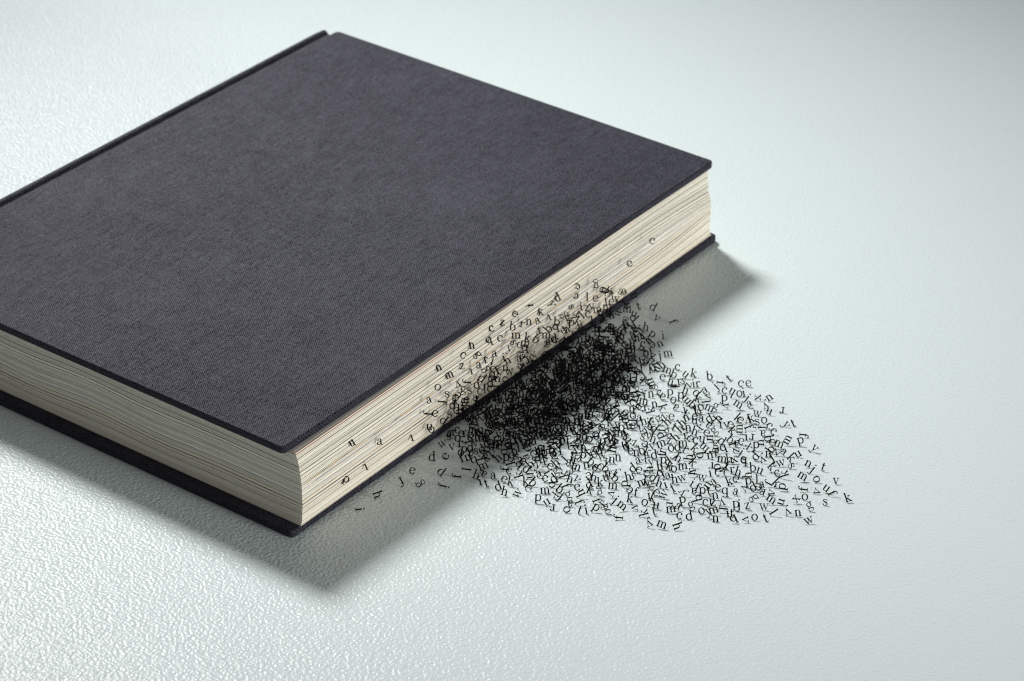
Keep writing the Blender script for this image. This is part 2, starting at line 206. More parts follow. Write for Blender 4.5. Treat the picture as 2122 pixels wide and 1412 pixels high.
e329,1218,38,20 e279,1256,27,-47 w331,1207,28,-6 e316,1190,36,20 i346,1158,48,-16 c342,1168,29,-7 p330,1219,19,-105 w344,1162,27,45 u361,1159,41,-53 
n360,1176,24,-73 y332,1170,17,-90 a361,1152,34,-48 t353,1142,35,-2 u339,1182,12,91 s374,1131,34,-74 m365,1118,19,182 h413,1066,30,38 x404,1103,30,12 
s384,1093,19,13 y425,1030,23,-71 v429,1067,26,-96 i410,1069,23,-17 c413,1055,29,177 o458,1028,17,-1 q450,1027,20,-75 o451,999,18,-26 t497,977,16,-99 
g492,948,18,111 o498,969,12,-8 e511,940,14,27 b531,897,18,-40 s559,880,15,-21 d64,1627,154,-100 e64,1607,72,85 q63,1615,67,-12 i119,1540,91,-39 
a86,1592,64,-14 a85,1605,49,80 y182,1468,112,98 s171,1485,100,113 i196,1422,135,102 r142,1491,89,11 l117,1565,16,-96 j153,1495,43,-2 x216,1383,116,19 
n169,1502,26,102 v114,1530,19,180 g158,1472,60,-24 u189,1439,70,47 y151,1533,26,18 e230,1378,111,-46 m226,1398,76,99 u169,1483,15,7 r181,1444,53,-48 
s237,1383,101,181 w203,1444,59,24 i219,1408,62,18 f208,1427,39,-8 m216,1402,77,80 n208,1436,49,92 k213,1405,21,-43 i220,1431,16,13 d213,1410,31,-135 
w232,1373,44,12 e216,1424,17,-7 a247,1355,65,15 k256,1380,62,145 i208,1404,37,13 z228,1399,40,109 e266,1314,68,-52 e274,1341,34,19 u258,1361,29,-26 
b271,1338,27,-7 r264,1350,37,-18 f276,1328,64,7 s283,1313,65,180 g300,1307,56,-94 e308,1300,49,-49 m276,1333,23,13 y290,1295,43,91 i274,1306,18,81 
c304,1291,31,-66 s305,1276,59,110 p291,1305,38,8 h279,1295,15,4 o330,1246,22,-25 d316,1249,48,106 a309,1261,17,172 y322,1259,37,84 z305,1293,18,106 
t322,1283,18,8 i320,1251,34,-18 u335,1241,23,185 y344,1228,21,108 i376,1195,24,-21 e347,1219,20,-17 n357,1219,28,-9 h352,1230,29,91 k377,1207,30,17 
n404,1164,21,16 z369,1178,16,90 y378,1179,31,38 y403,1158,24,-4 x379,1157,16,41 c416,1133,28,-67 o417,1145,18,14 v424,1124,27,179 i417,1133,14,-48 
t439,1085,19,22 z449,1072,26,104 i452,1052,17,-20 s468,1074,17,-2 k502,998,23,-7 n482,1047,18,-71 k491,1042,19,183 c498,1029,13,6 a492,993,19,45 
d510,986,26,-22 d513,962,22,15 w539,944,16,9 v573,924,19,-25 x90,1629,157,19 k59,1674,110,188 e75,1659,96,-6 q140,1545,128,187 a142,1547,128,-50 
n82,1652,46,13 q174,1508,104,-101 d133,1560,60,2 l209,1447,141,-1 z123,1601,31,41 w126,1601,28,-94 v214,1484,100,48 x209,1486,96,1 d147,1563,52,6 
u224,1436,82,-49 m187,1487,52,92 l225,1470,90,-6 g197,1498,46,87 c159,1534,20,-17 c208,1505,73,-97 a204,1479,34,-98 j222,1440,60,-97 f260,1418,61,-37 
y208,1475,35,-2 k236,1445,71,36 n234,1431,68,-98 h228,1448,46,88 f246,1398,38,13 e273,1389,70,-91 p278,1359,62,-93 o266,1420,45,110 v247,1396,39,-5 
e243,1435,30,3 v249,1436,28,10 n291,1380,40,-44 o252,1404,20,-38 l257,1412,21,-22 n245,1414,16,-70 i304,1340,43,45 h279,1388,32,-42 e300,1330,54,103 
e346,1293,42,-6 x314,1310,43,1 a335,1317,34,44 y333,1305,34,-16 e302,1329,37,79 e305,1346,13,2 p315,1337,38,18 p296,1352,24,183 n332,1285,23,-62 
a328,1309,16,-27 s343,1285,37,4 m339,1278,26,7 e355,1289,35,2 s368,1277,31,-143 u352,1280,15,-99 b367,1227,30,-41 v391,1231,17,143 w385,1246,35,-76 
l376,1259,24,-4 v415,1205,22,-95 l411,1183,26,132 d401,1182,20,1 v409,1208,22,-96 y436,1146,20,7 h436,1160,23,133 e432,1148,20,27 k441,1129,18,4 
n479,1109,13,92 u482,1091,19,44 h493,1066,26,35 x470,1126,14,-16 h517,1040,23,-27 t515,1054,18,-1 n521,1043,18,47 v525,1036,14,2 j522,1026,14,-69 
j528,1000,18,-40 h539,998,16,80 u573,950,13,176 a67,1751,93,15 r110,1658,113,101 w132,1622,91,49 p210,1548,103,4 b181,1595,75,22 a109,1703,19,-93 
n224,1507,85,-7 e181,1559,58,15 f198,1571,75,10 b136,1633,22,-48 e160,1614,26,3 n237,1508,53,42 r204,1519,60,13 e171,1573,19,-24 u189,1555,31,40 
e240,1502,62,-75 u249,1461,35,9 a264,1430,70,177 l283,1445,62,-4 a219,1516,21,36 u222,1530,12,-6 q280,1427,38,-3 k289,1423,48,13 d290,1444,20,-5 
i255,1477,16,25 z254,1445,31,80 o305,1416,40,49 k310,1411,47,90 j323,1346,50,-39 e279,1431,19,-3 a295,1415,23,-53 b311,1367,45,26 a294,1386,33,180 
e294,1414,32,12 h314,1360,57,40 c317,1355,19,-3 w374,1324,35,-10 e335,1358,20,46 a348,1342,38,-7 e324,1391,14,6 x321,1367,24,187 k333,1349,29,-17 
e373,1273,23,-74 m376,1316,29,-11 e365,1294,12,183 c393,1289,26,8 p376,1308,23,-7 s407,1222,31,-46 n409,1267,33,34 t410,1259,21,27 n386,1267,24,184 
u416,1265,22,110 o459,1194,25,-24 c456,1186,22,-39 l448,1179,22,-148 z459,1171,20,45 f452,1193,10,-73 i490,1153,17,15 d482,1153,23,102 
m509,1099,13,-1 c515,1113,17,1 q495,1116,24,184 s536,1086,16,-68 c530,1086,14,185 o567,1040,14,-3 u554,1049,13,4 u583,971,14,179 n61,1821,41,107 
u112,1705,72,-69 c169,1653,68,-1 l190,1640,79,-47 l223,1563,97,-125 c199,1612,30,-153 e197,1631,44,84 y222,1571,56,-6 a235,1550,32,-64 
i231,1557,26,12 e245,1553,65,10 h256,1525,55,180 l286,1495,58,-7 h251,1511,21,99 d232,1545,17,12 i271,1485,64,-100 z305,1466,48,-21 w292,1461,17,86 
h284,1472,40,5 f299,1488,28,42 y307,1442,52,-5 i326,1420,29,-64 e327,1412,43,1 w321,1404,39,-41 p330,1426,31,-72 l326,1417,30,-103 a357,1368,14,89 
b354,1386,21,78 l361,1361,42,-1 i384,1352,32,-12 l373,1381,40,-4 j379,1328,21,-2 d418,1313,22,-72 l410,1318,26,101 g387,1355,21,44 e405,1304,12,-8 
i418,1263,33,4 y445,1269,31,47 c439,1263,25,-16 n460,1230,21,1 i480,1209,27,177 s463,1250,22,-75 l495,1183,15,88 o488,1195,25,19 n518,1146,18,-98 
i259,1577,71,41 f288,1555,26,-97 b289,1562,19,0 y289,1517,53,-61 e341,1479,38,183 c333,1496,34,8 o337,1441,19,30 l345,1451,28,-2 i369,1430,26,35 
f359,1411,38,-75 k385,1413,11,-89 s389,1402,27,83 f442,1332,21,7 z418,1337,21,100 l436,1300,20,-19 m458,1301,16,-10 r482,1267,15,184 u468,1257,21,47 
a509,1202,20,-2 n279,1595,44,38 r351,1525,18,101 l373,1461,34,4 n371,1487,20,-153 t416,1398,16,45 m421,1397,29,115 n451,1355,15,3 g439,1388,23,83 
n501,1303,20,8 k502,1273,14,104 x537,1225,13,98 s575,1171,15,17 n392,1478,30,-108 e422,1468,16,-5 e479,1367,25,50 e491,1366,15,-5 k532,1309,17,-73'''

# ------------------------------------------------------------------ helpers
def link(name, mesh, mat=None, parent=None):
    o = bpy.data.objects.new(name, mesh)
    COL.objects.link(o)
    if mat: mesh.materials.append(mat)
    if parent: o.parent = parent
    return o

def mesh_from(name, verts, faces, smooth=False):
    m = bpy.data.meshes.new(name)
    m.from_pydata([tuple(float(c) * CM for c in v) for v in verts], [], faces)
    m.validate()
    if smooth:
        m.polygons.foreach_set('use_smooth', [True] * len(m.polygons))
    m.update()
    return m

class Nodes:
    """Short hand for building a node tree."""
    def __init__(self, name):
        self.mat = bpy.data.materials.new(name)
        self.mat.use_nodes = True
        self.t = self.mat.node_tree
        self.bsdf = self.t.nodes['Principled BSDF']
    def new(self, kind, **kw):
        n = self.t.nodes.new(kind)
        for k, v in kw.items():
            if hasattr(n, k): setattr(n, k, v)
            else: n.inputs[k].default_value = v
        return n
    def wire(self, a, b): self.t.links.new(a, b)
    def math(self, op, a, b=None, c=None):
        n = self.t.nodes.new('ShaderNodeMath'); n.operation = op
        for i, v in enumerate((a, b, c)):
            if v is None: continue
            if isinstance(v, (int, float)): n.inputs[i].default_value = v
            else: self.wire(v, n.inputs[i])
        return n.outputs[0]
    def mix(self, f, a, b, mode='MIX'):
        n = self.t.nodes.new('ShaderNodeMix'); n.data_type = 'RGBA'; n.blend_type = mode
        for i, v in ((0, f), (6, a), (7, b)):
            if isinstance(v, (int, float)): n.inputs[i].default_value = v
            elif isinstance(v, tuple): n.inputs[i].default_value = v if len(v) == 4 else (*v, 1)
            else: self.wire(v, n.inputs[i])
        return n.outputs[2]
    def noise(self, vec, scale, detail=2.0, rough=0.5):
        n = self.t.nodes.new('ShaderNodeTexNoise')
        n.inputs['Scale'].default_value = scale
        n.inputs['Detail'].default_value = detail
        n.inputs['Roughness'].default_value = rough
        self.wire(vec, n.inputs['Vector'])
        return n.outputs['Fac']
    def ramp(self, f, lo, hi):
        n = self.t.nodes.new('ShaderNodeMapRange')
        n.inputs['From Min'].default_value = lo; n.inputs['From Max'].default_value = hi
        self.wire(f, n.inputs['Value'])
        return n.outputs['Result']

def scaled(N, vec, s):
    m = N.new('ShaderNodeMapping'); m.inputs['Scale'].default_value = s
    N.wire(vec, m.inputs['Vector'])
    return m.outputs['Vector']

# ------------------------------------------------------------------ materials
def mat_table():
    N = Nodes('embossed_white_vinyl')
    P = N.new('ShaderNodeTexCoord').outputs['Object']
    warp = N.noise(P, 230, 2)
    big = N.noise(P, 880, 1.5, 0.45)                     # pebbles about 1.6 mm across
    vo = N.new('ShaderNodeTexVoronoi', feature='SMOOTH_F1'); vo.inputs['Scale'].default_value = 1000
    vo.inputs['Smoothness'].default_value = 0.6
    N.wire(P, vo.inputs['Vector'])
    fine = N.noise(P, 1500, 2, 0.6)
    h = N.math('ADD', N.math('MULTIPLY', big, 1.0), N.math('MULTIPLY', vo.outputs['Distance'], -0.55))
    h = N.math('ADD', h, N.math('MULTIPLY', fine, 0.10))
    h = N.math('ADD', h, N.math('MULTIPLY', warp, 0.4))
    b = N.new('ShaderNodeBump'); b.inputs['Strength'].default_value = TABLE_BUMP
    b.inputs['Distance'].default_value = 0.0005
    N.wire(h, b.inputs['Height']); N.wire(b.outputs['Normal'], N.bsdf.inputs['Normal'])
    soft = N.noise(P, 6, 2)
    c = N.mix(soft, TABLE_A, TABLE_B)
    N.wire(c, N.bsdf.inputs['Base Color'])
    N.bsdf.inputs['Roughness'].default_value = 0.36
    N.bsdf.inputs['Specular IOR Level'].default_value = 0.33
    return N.mat

def mat_cloth(name, dark, light, edge=False):
    N = Nodes(name)
    P = N.new('ShaderNodeTexCoord').outputs['Object']
    sep = N.new('ShaderNodeSeparateXYZ'); N.wire(P, sep.inputs[0])
    x, y, z = sep.outputs
    k = 2 * math.pi / 0.00058
    wob = N.noise(P, 220, 2)
    wx = N.math('ADD', N.math('MULTIPLY', x, k), N.math('MULTIPLY', wob, 5.0))
    wy = N.math('ADD', N.math('MULTIPLY', N.math('ADD', y, z), k * 0.83), N.math('MULTIPLY', wob, 3.0))
    twill = N.math('SINE', N.math('ADD', N.math('MULTIPLY', wx, 0.80), N.math('MULTIPLY', wy, 0.55)))
    cross = N.math('SINE', N.math('SUBTRACT', N.math('MULTIPLY', wy, 0.9), N.math('MULTIPLY', wx, 0.25)))
    weave = N.math('ADD', N.math('MULTIPLY', twill, 0.36), N.math('MULTIPLY', cross, 0.24))
    grain = N.noise(P, 2600, 2, 0.7)
    slub = N.noise(scaled(N, P, (1.0, 0.16, 1.0)), 900, 2, 0.6)
    slub2 = N.noise(scaled(N, P, (0.14, 1.0, 1.0)), 800, 2, 0.6)
    f = N.math('ADD', N.math('MULTIPLY', weave, 0.55), N.math('MULTIPLY', N.math('SUBTRACT', grain, 0.5), 2.3))
    f = N.math('ADD', f, N.math('MULTIPLY', N.math('SUBTRACT', slub, 0.5), 0.5))
    f = N.math('ADD', f, N.math('MULTIPLY', N.math('SUBTRACT', slub2, 0.5), 0.26))
    patch = N.noise(P, 17, 4, 0.6)
    f = N.math('ADD', f, N.math('MULTIPLY', N.math('SUBTRACT', patch, 0.5), 0.34))
    f = N.math('ADD', f, 0.45)
    fc = N.new('ShaderNodeClamp'); N.wire(f, fc.inputs[0])
    lint = N.ramp(N.noise(P, 1300, 1, 0.5), 0.735, 0.80)
    c = N.mix(N.math('MULTIPLY', lint, 0.7), N.mix(fc.outputs[0], dark, light), (0.16, 0.16, 0.17))
    N.wire(c, N.bsdf.inputs['Base Color'])
    N.bsdf.inputs['Roughness'].default_value = 0.58
    N.wire(N.math('MULTIPLY', fc.outputs[0], 0.32), N.bsdf.inputs['Specular IOR Level'])
    N.bsdf.inputs['Specular Tint'].default_value = (0.82, 0.82, 1.0, 1)
    N.bsdf.inputs['Sheen Weight'].default_value = 0.13
    N.bsdf.inputs['Sheen Tint'].default_value = (0.62, 0.63, 1.0, 1)
    N.bsdf.inputs['Sheen Roughness'].default_value = 0.4
    b = N.new('ShaderNodeBump'); b.inputs['Strength'].default_value = 0.5
    b.inputs['Distance'].default_value = 0.00012
    N.wire(f, b.inputs['Height']); N.wire(b.outputs['Normal'], N.bsdf.inputs['Normal'])
    return N.mat

def mat_paper():
    N = Nodes('cream_page_edges')
    at = N.new('ShaderNodeAttribute', attribute_name='tint')
    P = N.new('ShaderNodeTexCoord').outputs['Object']
    sep = N.new('ShaderNodeSeparateXYZ'); N.wire(P, sep.inputs[0])
    leaf = N.new('ShaderNodeCombineXYZ')                  # along the leaf, and from leaf to leaf: print runs stay on their own sheet
    N.wire(N.math('MULTIPLY', sep.outputs[0], 9.0), leaf.inputs[0])
    N.wire(N.math('MULTIPLY', sep.outputs[1], 9.0), leaf.inputs[1])
    N.wire(N.math('MULTIPLY', at.outputs['Alpha'], 390.0), leaf.inputs[2])
    streak = N.noise(leaf.outputs[0], 1.0, 2, 0.6)
    streak2 = N.noise(scaled(N, leaf.outputs[0], (3.0, 3.0, 0.37)), 1.0, 2, 0.6)
    s = N.math('ADD', N.math('MULTIPLY', N.math('SUBTRACT', streak, 0.5), 0.55),
               N.math('MULTIPLY', N.math('SUBTRACT', streak2, 0.5), 0.0))
    s = N.math('ADD', s, 1.0)
    cmb = N.new('ShaderNodeCombineXYZ')
    for i in range(3): N.wire(s, cmb.inputs[i])
    c = N.mix(1.0, at.outputs['Color'], cmb.outputs[0], 'MULTIPLY')
    N.wire(c, N.bsdf.inputs['Base Color'])
    N.bsdf.inputs['Roughness'].default_value = 0.8
    N.bsdf.inputs['Specular IOR Level'].default_value = 0.2
    return N.mat

def mat_flat(name, color, rough, spec=0.3):
    N = Nodes(name)
    P = N.new('ShaderNodeTexCoord').outputs['Object']
    n = N.noise(P, 900, 2)
    c = N.mix(n, tuple(v * 0.85 for v in color), tuple(v * 1.15 for v in color))
    N.wire(c, N.bsdf.inputs['Base Color'])
    N.bsdf.inputs['Roughness'].default_value = rough
    N.bsdf.inputs['Specular IOR Level'].default_value = spec
    return N.mat

TABLE_A, TABLE_B = (0.625, 0.705, 0.703), (0.655, 0.735, 0.733)
TABLE_BUMP = 0.46
M_TABLE = mat_table()
M_CLOTH = mat_cloth('charcoal_book_cloth', (0.003, 0.003, 0.005), (0.049, 0.048, 0.062))
M_PAPER = mat_paper()
M_END = mat_flat('white_endpaper', (0.72, 0.70, 0.66), 0.7)
M_INK = mat_flat('black_ink', (0.004, 0.004, 0.004), 0.8, 0.1)

# ------------------------------------------------------------------ the table top
bm = bmesh.new()
bmesh.ops.create_grid(bm, x_segments=8, y_segments=8, size=1.6)
me = bpy.data.meshes.new('tabletop'); bm.to_mesh(me); bm.free()
table = link('tabletop', me, M_TABLE)
table['kind'] = 'structure'
table['label'] = 'white embossed table surface under the book and the letters'

# ------------------------------------------------------------------ the book
W, L, H = 17.70, 24.0, 3.17          # board width and height, height of the closed book
BT = 0.275                           # thickness of a cover board
book = bpy.data.objects.new('hardcover_book', None)
COL.objects.link(book)
book.empty_display_size = 0.02
book['label'] = 'closed thick hardcover book in charcoal cloth lying on the white surface'
book['category'] = 'book'

def board(name, x0, x1, y0, y1, z0, z1, r=0.055, seg=4, crown=0.0):
    bm = bmesh.new()
    bmesh.ops.create_cube(bm, size=1.0)
    for v in bm.verts:
        v.co = Vector(((x0 + x1) / 2 + v.co.x * (x1 - x0), (y0 + y1) / 2 + v.co.y * (y1 - y0),
                       (z0 + z1) / 2 + v.co.z * (z1 - z0)))
    up = [e for e in bm.edges if abs(e.verts[0].co.z - e.verts[1].co.z) > 0.1]
    bmesh.ops.bevel(bm, geom=up, offset=0.17, segments=4, affect='EDGES', profile=0.5)
    rim = [e for e in bm.edges if abs(e.verts[0].co.z - e.verts[1].co.z) < 1e-4]
    bmesh.ops.bevel(bm, geom=rim, offset=r, segments=seg, affect='EDGES', profile=0.5)
    for f in bm.faces: f.smooth = f.calc_area() < 0.6 * L
    for v in bm.verts: v.co *= CM
    m = bpy.data.meshes.new(name); bm.to_mesh(m); bm.free()
    o = link(name, m, M_CLOTH, book)
    return o

board('front_cover', -17.46, 0.0, 0.0, L, H - BT, H)
board('back_cover', -17.46 + 0.366, 0.366, -0.12, L - 0.05, 0.0, BT)

# spine: cloth hinge groove, shoulder ridge and rounded back, one closed profile run along the book
def spine():
    outer = [(-17.40, H - 0.035), (-17.53, H - 0.07), (-17.62, H - 0.12), (-17.69, H - 0.13), (-17.75, H - 0.085),
             (-17.81, H - 0.02), (-17.88, H + 0.005), (-17.96, H - 0.02), (-18.06, H - 0.12)]
    for i in range(1, 12):
        a = math.pi * (0.5 + i / 12.0)
        outer.append((-18.06 + 0.62 * math.cos(a), H / 2 + (H / 2 - 0.14) * math.sin(a)))
    outer += [(-18.03, 0.12), (-17.9, 0.01), (-17.78, 0.0), (-17.65, 0.05), (-17.5, 0.14), (-17.3, 0.14), (-17.05, 0.05)]
    pts = [Vector(p) for p in outer]
    inner = []
    for i, p in enumerate(pts):
        a = pts[max(0, i - 1)]; b = pts[min(len(pts) - 1, i + 1)]
        t = (b - a).normalized()
        inner.append(p + Vector((-t.y, t.x)) * 0.09)
    ring = pts + inner[::-1]
    ys = [0.10, 0.16, 0.24] + [0.24 + (L - 0.62) * i / 20 for i in range(1, 20)] + [L - 0.34, L - 0.26, L - 0.20]
    n = len(ring); V = []; F = []
    cx = sum(p.x for p in ring) / n
    for j, y in enumerate(ys):
        e = {0: 0.05, 1: 0.015, len(ys) - 1: 0.05, len(ys) - 2: 0.015}.get(j, 0.0)   # rounded ends
        for i, p in enumerate(ring):
            q = inner[i] if i < len(pts) else inner[len(ring) - 1 - i]
            d = (q - p)
            pp = p + d * (e / 0.09) if i < len(pts) else p
            V.append((pp.x, y, pp.y))
    for j in range(len(ys) - 1):
        for i in range(n):
            k = (i + 1) % n
            F.append((j * n + i, j * n + k, (j + 1) * n + k, (j + 1) * n + i))
    for j, base in ((0, 0), (1, (len(ys) - 1) * n)):
        m_ = len(pts)
        for i in range(m_ - 1):
            q = (base + i, base + i + 1, base + n - 2 - i, base + n - 1 - i)
            F.append(q if j else q[::-1])
    return link('spine', mesh_from('spine', V, F, True), M_CLOTH, book)
spine()

# page block: every leaf is a thin sheet with its own slightly uneven edge, wave and tint
def lerp_table(t, tab):
    for (a, x), (b, y) in zip(tab, tab[1:]):
        if t <= b: return x + (y - x) * (t - a) / (b - a)
    return tab[-1][1]
NEAR = ((0, .37), (.05, .41), (.3, .445), (.5, .435), (.68, .40), (.9, .30), (1, .20))
FAR = ((0, .20), (.1, .155), (.5, .14), (.65, .10), (.8, .0), (1, -.12))
Z0, Z1 = BT + 0.022, H - BT - 0.012
def wave(x, y, t):
    arch = math.sin(math.pi * t)
    z = 0.075 * arch * math.sin((x + 9.4) * 1.05 + 0.9 * t) * math.exp(-((x + 9.5) / 6.5) ** 2) * max(0, 1 - y / 6)
    z += -0.10 * arch * (1 - t) * min(1, max(0, -x / 12))
    s = max(0.0, (y - 18.5) / 5.25)
    z += -0.21 * math.sin(2 * math.pi * (t - 0.5)) * s * s
    return z
def fore_x(t, y): 
    u = y / 24.0
    return lerp_table(t, NEAR) * (1 - u) + lerp_table(t, FAR) * u

def page_block():
    rng = random.Random(11)
    N = 126
    V, F, C, LF = [], [], [], []
    xs = [-17.0 + 17.0 * i / 46 for i in range(47)]
    ys = [0.33 + (23.75 - 0.33) * i / 64 for i in range(65)]
    cream = np.array((0.85, 0.805, 0.695))
    drift = 0.0
    gaps = {6, 12, 19, 26, 33, 38, 45, 53, 60, 70, 75, 82, 88, 93, 101, 108, 116}
    th = [0.5 + 0.6 * rng.random() if s in gaps else (1.7 if s in (65, 66, 72) else 0.6 + 0.8 * rng.random()) for s in range(N)]
    edges = [0.0]
    for v in th: edges.append(edges[-1] + v / sum(th))
    for s in range(N):
        t0 = edges[s]; t1 = t0 + 0.94 * (edges[s + 1] - t0); tm = (t0 + t1) / 2
        drift = 0.8 * drift + rng.gauss(0, 0.006)
        inset = abs(rng.gauss(0, 0.006)) - drift
        col = cream * (1 + rng.gauss(0, 0.05))
        r = rng.random()
        if r < 0.10: col = col * np.array((0.84, 0.88, 0.96)) * 0.86
        elif r < 0.17: col = col * np.array((0.92, 0.82, 0.77)) * 0.92
        elif r < 0.25: col = col * 0.74
        elif r < 0.30: col = col * np.array((1.0, 0.965, 0.86))
        if s in gaps:
            inset += 0.05 + 0.05 * rng.random(); col = col * 0.33  # set-back leaves, paper painted darker for the shade inside the gaps
        special = {72: 'dash', 66: 'white', 65: 'red', 123: 'pink', 3: 'brown'}.get(s)
        pts = [(x, 0.33) for x in xs] 
        fx = fore_x(tm, 0.33)
        pts = [(x * (17.0 + fx) / 17.0 + fx if x > -17 else -17.0, 0.33 + inset) for x in xs[:-1]]
        pts += [(fore_x(tm, y) - inset, y if 0 < i < 64 else y + (inset if i == 0 else -inset)) for i, y in enumerate(ys)]
        pts += [(x, 23.75 - inset) for x in (-2, -6, -10, -14, -17)]
        base = len(V); n = len(pts)
        e0 = rng.random() * 6.28; e1 = rng.random() * 6.28
        for i, (x, y) in enumerate(pts):
            jit = 0.003 * math.sin(1.7 * (x + y) + e0) + 0.002 * math.sin(4.1 * (x - y) + e1)
            za = Z0 + (Z1 - Z0) * t0 + wave(x, y, t0) + jit * math.sin(math.pi * t0)
            zb = Z0 + (Z1 - Z0) * t1 + wave(x, y, t1) + jit * math.sin(math.pi * t1)
            ix = -8 + (x + 8) * 0.94; iy = 12 + (y - 12) * 0.955
            c = col
            if special == 'dash' and y > 0.4:
                q = (y * 1.9) % 1.0
                c = np.array((0.50, 0.27, 0.06)) if q < 0.5 else (np.array((0.05, 0.045, 0.04)) if q < 0.8 else col)
                if y > 15: c = col * 0.8
            elif special == 'white' and 1 < y < 22: c = np.array((0.86, 0.85, 0.83))
            elif special == 'red' and 1 < y < 19: c = np.array((0.12, 0.05, 0.045))
            elif special == 'pink' and y < 9: c = np.array((0.42, 0.20, 0.20))
            elif special == 'brown' and 14 < y < 19: c = np.array((0.25, 0.14, 0.09))
            elif special and s in (65, 72): c = col * 0.9
            V += [(x, y, za), (x, y, zb), (ix, iy, zb), (ix, iy, za)]
            C += [c] * 4; LF += [s / N] * 4
        for i in range(n - 1):
            a = base + 4 * i; b = a + 4
            F += [(a, b, b + 1, a + 1), (a + 1, b + 1, b + 2, a + 2), (b, a, a + 3, b + 3)]
    m = mesh_from('page_block', V, F)
    at = m.color_attributes.new('tint', 'FLOAT_COLOR', 'POINT')
    arr = np.ones((len(V), 4), dtype=np.float32); arr[:, :3] = np.clip(np.array(C), 0.01, 0.9); arr[:, 3] = np.array(LF)
    at.data.foreach_set('color', arr.ravel())
    o = link('page_block', m, M_PAPER, book)
    o['kind'] = 'stuff'
    o['label'] = 'cream page edges with grey, brown and orange printed streaks'
    # the spine side and core, so that nothing shows through between the leaves
    return o
page_block()

def slab(name, pts, z0, z1, mat):
    n = len(pts)
    V = [(x, y, z0) for x, y in pts] + [(x, y, z1) for x, y in pts]
    F = [tuple(range(n))[::-1], tuple(range(n, 2 * n))] + [(i, (i + 1) % n, n + (i + 1) % n, n + i) for i in range(n)]
    return link(name, mesh_from(name, V, F), mat, book)
slab('endpaper', [(-17.0, 0.30), (0.385, 0.30), (0.21, 23.76), (-17.0, 23.76)], BT + 0.002, BT + 0.016, M_END)
slab('endpaper', [(-17.0, 0.36), (0.12, 0.36), (-0.14, 23.72), (-17.0, 23.72)], H - BT - 0.011, H - BT - 0.002, M_END)
core = slab('text_block_core', [(-17.9, 0.7), (-0.65, 0.7), (-0.65, 23.3), (-17.9, 23.3)], Z0 + 0.25, Z1 - 0.25, M_PAPER)
core.data.color_attributes.new('tint', 'FLOAT_COLOR', 'POINT')
core.data.color_attributes['tint'].data.foreach_set('color', [0.5, 0.46, 0.38, 1] * len(core.data.vertices))

# ------------------------------------------------------------------ letters
TH, TN = 0.110, 0.052                 # half widths of thick and thin strokes, x-height = 1

def arc(cx, cy, rx, ry, a0, a1, n=14, hi=TH, lo=TN):
    o = []
    for i in range(n + 1):
        a = math.radians(a0 + (a1 - a0) * i / n)
        o.append((cx + rx * math.cos(a), cy + ry * math.sin(a), lo + (hi - lo) * abs(math.cos(a)) ** 1.4))
    return o
def spl(pts, n=4):                    # Catmull-Rom through (x, y, half width)
    P = [np.array(p, float) for p in pts]
    P = [2 * P[0] - P[1]] + P + [2 * P[-1] - P[-2]]
    o = []
    for i in range(1, len(P) - 2):
        for k in range(n):
            t = k / n
            o.append(tuple(0.5 * (2 * P[i] + (P[i + 1] - P[i - 1]) * t + (2 * P[i - 1] - 5 * P[i] + 4 * P[i + 1] - P[i + 2]) * t * t
                     + (3 * P[i] - P[i - 1] - 3 * P[i + 1] + P[i + 2]) * t ** 3)))
    o.append(tuple(P[-2]))
    return o
def ln(x0, y0, x1, y1, w=TH): return [(x0, y0, w), (x1, y1, w)]
def sf(x0, x1, y): return ln(x0, y, x1, y, TN)              # slab serif
def dot(x, y, r=0.115): return [(x - r, y, r * .45), (x - r * .55, y, r * .9), (x, y, r), (x + r * .55, y, r * .9), (x + r, y, r * .45)]
def flag(x, y): return [(x - .19, y - .03, TN), (x + .06, y + .0, .05)]
def arch(x, dx): return spl([(x, .62, TN), (x + .13, .88, .045), (x + .33, .965, .055), (x + dx - .05, .82, .085), (x + dx, .6, TH)], 3) + [(x + dx, .0, TH)]

